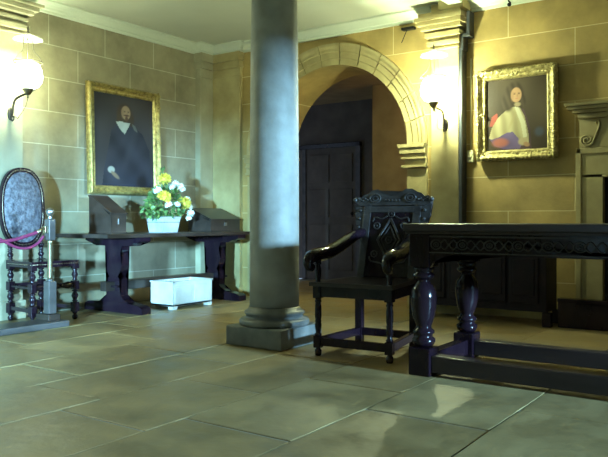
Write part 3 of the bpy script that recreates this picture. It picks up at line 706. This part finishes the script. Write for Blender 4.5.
# ------------------------------------------------------------ trestle table on left
lt = thing('trestle_table', 'long dark oak trestle table standing along the left wall', 'table', (.34, -1.08, 0))
def qx(x): return x-.34
def qy(y): return y+1.08
bm = B(); box(bm, qx(-.05), qx(.72), qy(-2.2), qy(-.10), .70, .735, .004); obj('tabletop', bm, 'oak_mid', lt)
for y in (-1.78, -.42):
    bm = B(); P = [(-.04, .70), (.735, .70), (.735, .665), (.70, .65), (.64, .645), (.60, .62), (.12, .62), (.08, .645), (.02, .65), (-.04, .67)]
    prism(bm, [(qx(a), b) for a, b in P], 'xz', qy(y)-.06, qy(y)+.06); obj('bearer', bm, 'oak', lt)
    half = [(.12, .62), (.12, .58), (.095, .55), (.105, .50), (.115, .44), (.10, .39), (.075, .355), (.06, .33), (.085, .31), (.09, .27), (.09, .21), (.10, .16), (.13, .125), (.20, .095)]
    P = [(.35+a, b) for a, b in half]+[(.35-a, b) for a, b in half[::-1]]
    bm = B(); prism(bm, [(qx(a), b) for a, b in P], 'xz', qy(y)-.045, qy(y)+.045); obj('leg', bm, 'oak', lt)
    bm = B(); P = [(-.06, 0), (.745, 0), (.745, .055), (.70, .075), (.52, .095), (.18, .095), (.0, .085), (-.06, .06)]
    prism(bm, [(qx(a), b) for a, b in P], 'xz', qy(y)-.055, qy(y)+.055); obj('foot', bm, 'oak', lt)
bm = B(); box(bm, qx(.29), qx(.37), qy(-1.93), qy(-.27), .20, .285, .006); sr = obj('stretcher', bm, 'oak_mid', lt)
for y in (-1.86, -.34):
    bm = B(); box(bm, qx(.25), qx(.45), qy(y)-.012, qy(y)+.012, .235, .252, .003); obj('wedge', bm, 'oak', sr)

# lecterns
def lectern(label, x0, x1, y0, y1, hb, hf, loc_z=.735):
    cx, cy = (x0+x1)/2, (y0+y1)/2; t = thing('writing_slope', label, 'writing box', (cx, cy, loc_z))
    a, b, c, d = x0-cx, x1-cx, y0-cy, y1-cy
    bm = B(); prism(bm, [(a, 0), (b, 0), (b, hf-.012), (b-.03, hf-.012), (a+.03, hb-.012), (a, hb-.012)], 'xz', c, d); obj('body', bm, 'oak_mid', t)
    bm = B(); sl = [(a+.02, hb-.012), (a+.02, hb), (a+.05, hb), (b+.012, hf), (b+.012, hf-.012), (b, hf-.012), (b-.03, hf-.012), (a+.03, hb-.012)]
    prism(bm, [(a-.004, hb-.012), (a-.004, hb), (a+.035, hb), (b+.012, hf), (b+.012, hf-.013)], 'xz', c-.008, d+.008); obj('lid', bm, 'oak_mid', t)
    bm = B(); n = (d-c); box(bm, b-.002, b+.006, c+n*.46, c+n*.54, hf*.45, hf*.72, .002); obj('lock_plate', bm, 'pewter', t)
    bm = B(); box(bm, a-.002, b+.008, c-.006, d+.006, 0, .015, .003); obj('base_moulding', bm, 'oak_mid', t)
    return t
lectern('tall narrow dark wooden writing slope beneath the white-collared portrait, left of flowers', .13, .44, -1.93, -1.75, .36, .19)
lectern('wide dark wooden writing slope with sloping lid, right of the flowers', .12, .45, -.60, -.12, .258, .135)

# flower bucket
fb = thing('flower_bucket', 'square tapered white and grey metal bucket holding flowers on trestle table', 'vase', (.27, -1.115, .735))
bm = B()
def taper(bm, hb, ht, z0, z1):
    a = [bm.verts.new((s*hb, t*hb, z0)) for s, t in ((-1, -1), (1, -1), (1, 1), (-1, 1))]; b = [bm.verts.new((s*ht, t*ht, z1)) for s, t in ((-1, -1), (1, -1), (1, 1), (-1, 1))]
    for k in range(4): bm.faces.new((a[k], a[(k+1) % 4], b[(k+1) % 4], b[k]))
    bm.faces.new(a[::-1]); return b
taper(bm, .10, .125, 0, .155); obj('bucket_wall', bm, 'bucket', fb)
bm = B()
for s in (-1, 1):
    box(bm, s*.125-.005, s*.125+.005, -.13, .13, .148, .158, .002); box(bm, -.13, .13, s*.125-.005, s*.125+.005, .148, .158, .002)
obj('rim', bm, 'bucket', fb)
bm = B(); box(bm, -.117, .117, -.117, .117, .10, .13); obj('soil', bm, 'soil', fb)
# foliage
rnd = random.Random(11); bm = B()
def leaf(bm, p, d, L, w):
    d = d.normalized(); u = Vector((rnd.uniform(-1, 1), rnd.uniform(-1, 1), rnd.uniform(-.4, 1))); s = d.cross(u).normalized(); n = s.cross(d)
    pts = [(0, 0), (.25, .8), (.5, 1), (.78, .6), (1, 0)]
    ce = [bm.verts.new(p+d*L*t-n*.18*L*t*t) for t, _ in pts]
    for sg in (-1, 1):
        sd = [ce[0]]+[bm.verts.new(p+d*L*t-n*.18*L*t*t+s*sg*w*q+n*.12*w) for t, q in pts[1:4]]+[ce[4]]
        for k in range(4):
            vs = [ce[k], ce[k+1], sd[k+1], sd[k]]; vs2 = []
            for v in vs:
                if v not in vs2: vs2.append(v)
            if len(vs2) > 2: bm.faces.new(vs2)
fc = Vector((.28, -1.09, 1.03))
for k in range(520):
    d = Vector((rnd.gauss(0, 1), rnd.gauss(0, 1), rnd.gauss(0, 1))).normalized()
    r = rnd.uniform(.35, 1)**.5; z = d.z
    p = fc+Vector((d.x*.15*r, d.y*.235*r*(1-.55*max(0, z)), d.z*.18*r)); 
    if p.z < .88: p.z = .88+rnd.random()*.05
    leaf(bm, p, d+Vector((0, 0, .1)), rnd.uniform(.03, .065), rnd.uniform(.008, .017))
for k in range(60):   # low trailing leaves left
    leaf(bm, Vector((.30+rnd.uniform(-.08, .1), -1.30+rnd.uniform(-.13, .12), .95+rnd.uniform(-.05, .07))), Vector((rnd.uniform(-.3, .6), rnd.uniform(-1, .2), rnd.uniform(-.6, .4))), .055, .016)
for k in range(40):   # tall tips
    t = rnd.random(); leaf(bm, Vector((.30, -1.15+rnd.uniform(-.02, .02), 1.2+.17*t)), Vector((rnd.uniform(-.6, .6), rnd.uniform(-.6, .6), 1)), .045, .010)
for k in range(26):
    a = Vector((.27+rnd.uniform(-.08, .08), -1.115+rnd.uniform(-.08, .08), .84)); b = fc+Vector((rnd.uniform(-.1, .1), rnd.uniform(-.18, .18), rnd.uniform(-.02, .12))); tube(bm, [a, (a+b)/2+Vector((0, 0, .02)), b], .0025, 5)
tag(obj('foliage', bm, 'leaf'), 'green leaves and stems filling the white bucket on the trestle table', 'foliage', kind='stuff')
def bloom(name, p, r, m, label, group, n=90, flat=.8, cat='flower'):
    bm = B(); ball(bm, (0, 0, 0), r*.6, (1, 1, flat), 2)
    for k in range(n):
        z = 1-2*(k+.5)/n*.85; a = k*2.39996; q = math.sqrt(max(0, 1-z*z)); d = Vector((q*math.cos(a), q*math.sin(a), z*flat+.15))
        leaf(bm, d*r*.4, d, r*.68, r*.15)
    o = obj(name, bm, m, loc=p); o.rotation_euler = (.2, .5, rnd.random()*6)
    return tag(o, label, cat, group)
for p, r, lab in (((.38, -1.20, 1.27), .066, 'large yellow flower highest of the three, beside the portrait frame'),
                  ((.41, -1.24, 1.085), .074, 'large yellow flower at the left front of the bouquet'),
                  ((.40, -.95, 1.03), .074, 'large yellow flower at the lower right of the bouquet')):
    bloom('yellow_chrysanthemum', p, r, 'yellow', lab, 'yellow blooms in the bouquet')
for p, r, lab in (((.38, -1.09, 1.19), .036, 'white bloom at the upper centre of the bouquet, left of its highest white blooms'),
                  ((.36, -1.03, 1.235), .038, 'white bloom topmost in the right-hand upper white cluster'),
                  ((.36, -.97, 1.205), .042, 'white bloom just right of the topmost white flower'),
                  ((.36, -.925, 1.175), .034, 'white bloom at the right tip of the upper white cluster'),
                  ((.38, -1.30, 1.15), .044, 'white bloom at the left, just above the left front yellow flower'),
                  ((.43, -1.195, 1.01), .040, 'white bloom directly below the left front yellow flower'),
                  ((.44, -1.09, 1.015), .038, 'white bloom in the lower middle between the two lower yellow flowers'),
                  ((.36, -.86, 1.07), .040, 'white bloom highest in the trailing group at the right side'),
                  ((.37, -.85, 1.0), .044, 'white bloom in the middle of the trailing right-hand group'),
                  ((.37, -.825, .93), .044, 'white bloom second lowest of the trailing right-hand group'),
                  ((.37, -.85, .875), .034, 'lowest white bloom, trailing beside the bucket rim on the right')):
    bloom('white_flower', p, r, 'white_fl', lab, 'white blooms in the bouquet', n=46)

# ------------------------------------------------------------ white stone box on floor
wb = thing('stone_trough', 'small white panelled stone trough on little feet on the floor under the trestle table', 'trough', (.56, -1.14, 0))
X0, X1, Y0, Y1, Z0, Z1 = -.15, .15, -.275, .275, .03, .255
bm = B(); w = .025
for a in ((X0, X1, Y0, Y0+w, Z0, Z1), (X0, X1, Y1-w, Y1, Z0, Z1), (X0, X0+w, Y0+w, Y1-w, Z0, Z1), (X1-w, X1, Y0+w, Y1-w, Z0, Z1), (X0, X1, Y0, Y1, Z0, Z0+.02)): box(bm, *a, .002)
obj('body', bm, 'white_box', wb)
bm = B()
for a in ((X0-.008, X1+.008, Y0-.008, Y0+w, Z1-.0, Z1+.014), (X0-.008, X1+.008, Y1-w, Y1+.008, Z1, Z1+.014), (X0-.008, X0+w, Y0, Y1, Z1, Z1+.014), (X1-w, X1+.008, Y0, Y1, Z1, Z1+.014)): box(bm, *a, .003)
obj('rim', bm, 'white_box', wb)
for s in (-1, 1):
    bm = B(); y = s*.135; box(bm, X1, X1+.006, y-.115, y+.115, .06, .225, .004); obj('side_panel', bm, 'white_box', wb)
for sx in (-1, 1):
    for sy in (-1, 1):
        bm = B(); cx_, cy_ = sx*.12, sy*.24
        prism(bm, [(cy_-.035, .03), (cy_-.02*(1 if sy < 0 else 1), .0), (cy_+.03, .0), (cy_+.035, .03)] if sy > 0 else [(cy_-.035, .03), (cy_-.03, 0), (cy_+.02, 0), (cy_+.035, .03)], 'yz', cx_-.03, cx_+.03); obj('foot', bm, 'white_box', wb)

# ------------------------------------------------------------ oval-backed chair (left)
oc = thing('oval_back_chair', 'dark turned chair with tall studded oval leather back against the left wall', 'chair', (.27, -2.545, 0), PI/2)
# local: x along world +y, y = -world x ; front faces local -y
legprof = [(.016, 0), (.022, .012), (.024, .03), (.012, .045), (.022, .055), (.022, .065)]
def turned(bm, x, y, z0, z1, r=.022, n=3):
    r *= 1.2
    prof = []; L_ = z1-z0
    for k in range(n):
        b = z0+L_*k/n; s = L_/n
        prof += [(r*.55, b+.02*s), (r*.95, b+.10*s), (r*.55, b+.18*s), (r*.75, b+.3*s), (r*1.05, b+.5*s), (r*.8, b+.68*s), (r*.5, b+.8*s), (r*1.0, b+.9*s), (r*.55, b+.98*s)]
    lathe(bm, prof, x, y, 16)
def oleg(x, y, top):
    bm = B(); lathe(bm, legprof, x, y, 16); b = .027
    box(bm, x-b, x+b, y-b, y+b, .065, .15, .004); turned(bm, x, y, .15, .26, .024, 1); box(bm, x-b, x+b, y-b, y+b, .26, .335, .004)
    turned(bm, x, y, .335, .44, .023, 1); box(bm, x-b, x+b, y-b, y+b, .44, top, .004); return bm
LX0, LX1, LF, LB = -.20, .215, -.18, .20
for x in (LX0, LX1): obj('leg', oleg(x, LF, .505), 'oak', oc)
for x in (-.155, .145):
    bm = oleg(x, LB, .52); turned(bm, x, LB+.004, .52, .68, .022, 2); obj('leg', bm, 'oak', oc)
def bar(name, a, b, r, m='oak', parent=oc, sq=False, n=5):
    bm = B(); a = Vector(a); b = Vector(b); L_ = (b-a).length
    prof = [(r*.6, 0)]
    for k in range(n):
        s = L_/n; prof += [(r*.6, s*k+.05*s), (r*1.1, s*(k+.5)), (r*.6, s*(k+.95))]
    if sq: box(bm, -r, r, -r, r, 0, L_, .003)
    else: lathe(bm, prof, 0, 0, 12)
    q = (b-a).to_track_quat('Z', 'Y').to_matrix().to_4x4(); bmesh.ops.transform(bm, matrix=Matrix.Translation(a)@q, verts=bm.verts)
    return obj(name, bm, m, parent)
bar('stretcher', (LX0, LF, .30), (LX1, LF, .30), .03, n=3)
bar('stretcher', (-.155, LB, .30), (.145, LB, .30), .016, sq=True)
for a, b in ((LX0, -.155), (LX1, .145)):
    bar('stretcher', (a, LF, .11), (b, LB, .11), .016, sq=True); bar('stretcher', (a, LF, .295), (b, LB, .295), .014, n=4)
bm = B(); prism(bm, [(-.225, -.205), (.24, -.205), (.17, .225), (-.18, .225)], 'xy', .465, .515); seat_o = obj('seat', bm, 'oak', oc)
bm = B()
for k in range(20):
    u = k/19; ball(bm, (-.215+.445*u, -.207, .49), .006, sub=1); ball(bm, (.238-.066*u, -.195+.4*u, .49), .006, sub=1); ball(bm, (-.224+.043*u, -.195+.4*u, .49), .006, sub=1)
tube(bm, [(-.181, .205, .49), (-.224, -.195, .49), (-.215, -.207, .49), (.23, -.207, .49), (.238, -.195, .49), (.172, .205, .49)], .003, 6)
obj('stud_band', bm, 'stud', seat_o)
# oval back, tilted back a little
mo = Matrix.Translation((-.045, .185, .635))@Matrix.Rotation(math.radians(-2), 4, 'X')
def se(t, p=.82):
    c, s_ = math.cos(t), math.sin(t); return math.copysign(abs(c)**p, c), math.copysign(abs(s_)**p, s_)
def oval(a, b, n=48): return [(a*se(2*PI*k/n)[0], .335+b*se(2*PI*k/n)[1]) for k in range(n)]
bm = B(); prism(bm, oval(.213, .345), 'xz', -.015, .02); bmesh.ops.transform(bm, matrix=mo, verts=bm.verts); ob = obj('backrest', bm, 'oak', oc)
bm = B(); n = 48; rr = [bm.verts.new((0, -.035, .335))]; rings = []
for f, y in ((.4, -.033), (.7, -.028), (.9, -.02), (1, -.012)):
    rings.append([bm.verts.new((.186*f*se(2*PI*k/n)[0], y, .335+.316*f*se(2*PI*k/n)[1])) for k in range(n)])
for k in range(n): bm.faces.new((rr[0], rings[0][k], rings[0][(k+1) % n])).smooth = True
for a, b in zip(rings, rings[1:]):
    for k in range(n): bm.faces.new((a[k], b[k], b[(k+1) % n], a[(k+1) % n])).smooth = True
bmesh.ops.transform(bm, matrix=mo, verts=bm.verts); obj('leather_panel', bm, 'leather', ob)
bm = B()
for k in range(54):
    a = 2*PI*k/54; ball(bm, mo@Vector((.195*se(a)[0], -.017, .335+.325*se(a)[1])), .0065, sub=1)
tube(bm, [mo@Vector((.195*se(2*PI*k/54)[0], -.014, .335+.325*se(2*PI*k/54)[1])) for k in range(55)], .0035, 6)
obj('stud_band', bm, 'stud', ob)

# ------------------------------------------------------------ platform, stanchion, rope
bm = B(); box(bm, .50, .77, -5.2, -2.62, 0, .05, .012)
tag(obj('timber_kerb', bm, 'oak_grey'), 'low flat grey timber kerb lying on the floor before the oval-backed chair', 'kerb')
def stanchion(y, label, x=.62):
    t = thing('rope_stanchion', label, 'stanchion', (x, y, .05)); t.scale = (1, 1, .95)
    bm = B(); box(bm, -.11, .06, -.055, .055, 0, .05, .004); obj('base', bm, 'oak_mid', t)
    bm = B(); box(bm, -.036, .036, -.036, .036, .055, .33, .004); lathe(bm, [(.028, .33), (.02, .345), (.014, .36)], seg=16); obj('lower_post', bm, 'oak_grey', t)
    bm = B(); lathe(bm, [(.019, .345), (.021, .36), (.019, .64), (.024, .66), (.028, .68)], seg=16); obj('brass_tube', bm, 'brass', t)
    bm = B(); box(bm, -.032, .032, -.032, .032, .68, .86, .008); obj('head_block', bm, 'oak_grey', t)
    bm = B(); lathe(bm, [(.014, .86), (.022, .868), (.013, .88), (.02, .89), (.031, .91), (.033, .928), (.026, .946), (.012, .955), (.002, .958)], seg=20); obj('finial', bm, 'pewter', t)
    bm = B(); box(bm, -.016, .016, -.056, -.032, .74, .80, .003); tube(bm, smooth_path([(0, -.05, .78), (0, -.07, .79), (0, -.085, .77), (0, -.075, .755)], 5), .006, 8); obj('hook', bm, 'brass', t)
    return t
stanchion(-2.698, 'grey wooden rope barrier post with round pewter knob at the right end of crimson rope')
rp = thing('barrier_rope', 'crimson barrier rope hooked to the stanchion, sagging across the oval-backed chair', 'rope', (.62, -2.79, .765))
bm = B()
tube(bm, smooth_path([(0, -.02, .0), (.0, -.10, -.025), (0, -.28, -.065), (0, -.55, -.06), (.0, -.9, .0)], 8), .014, 10)
obj('upper_strand', bm, 'rope', rp)
bm = B(); tube(bm, smooth_path([(0, .03, -.035), (.0, -.02, -.09), (0, -.10, -.125), (0, -.20, -.12), (0, -.33, -.06), (0, -.50, .03), (.0, -.9, .05)], 8), .011, 10)
obj('lower_strand', bm, 'rope', rp)
bm = B(); tube(bm, [(0, .025, .02), (0, -.03, -.005)], .017, 12); obj('brass_end', bm, 'brass', rp)
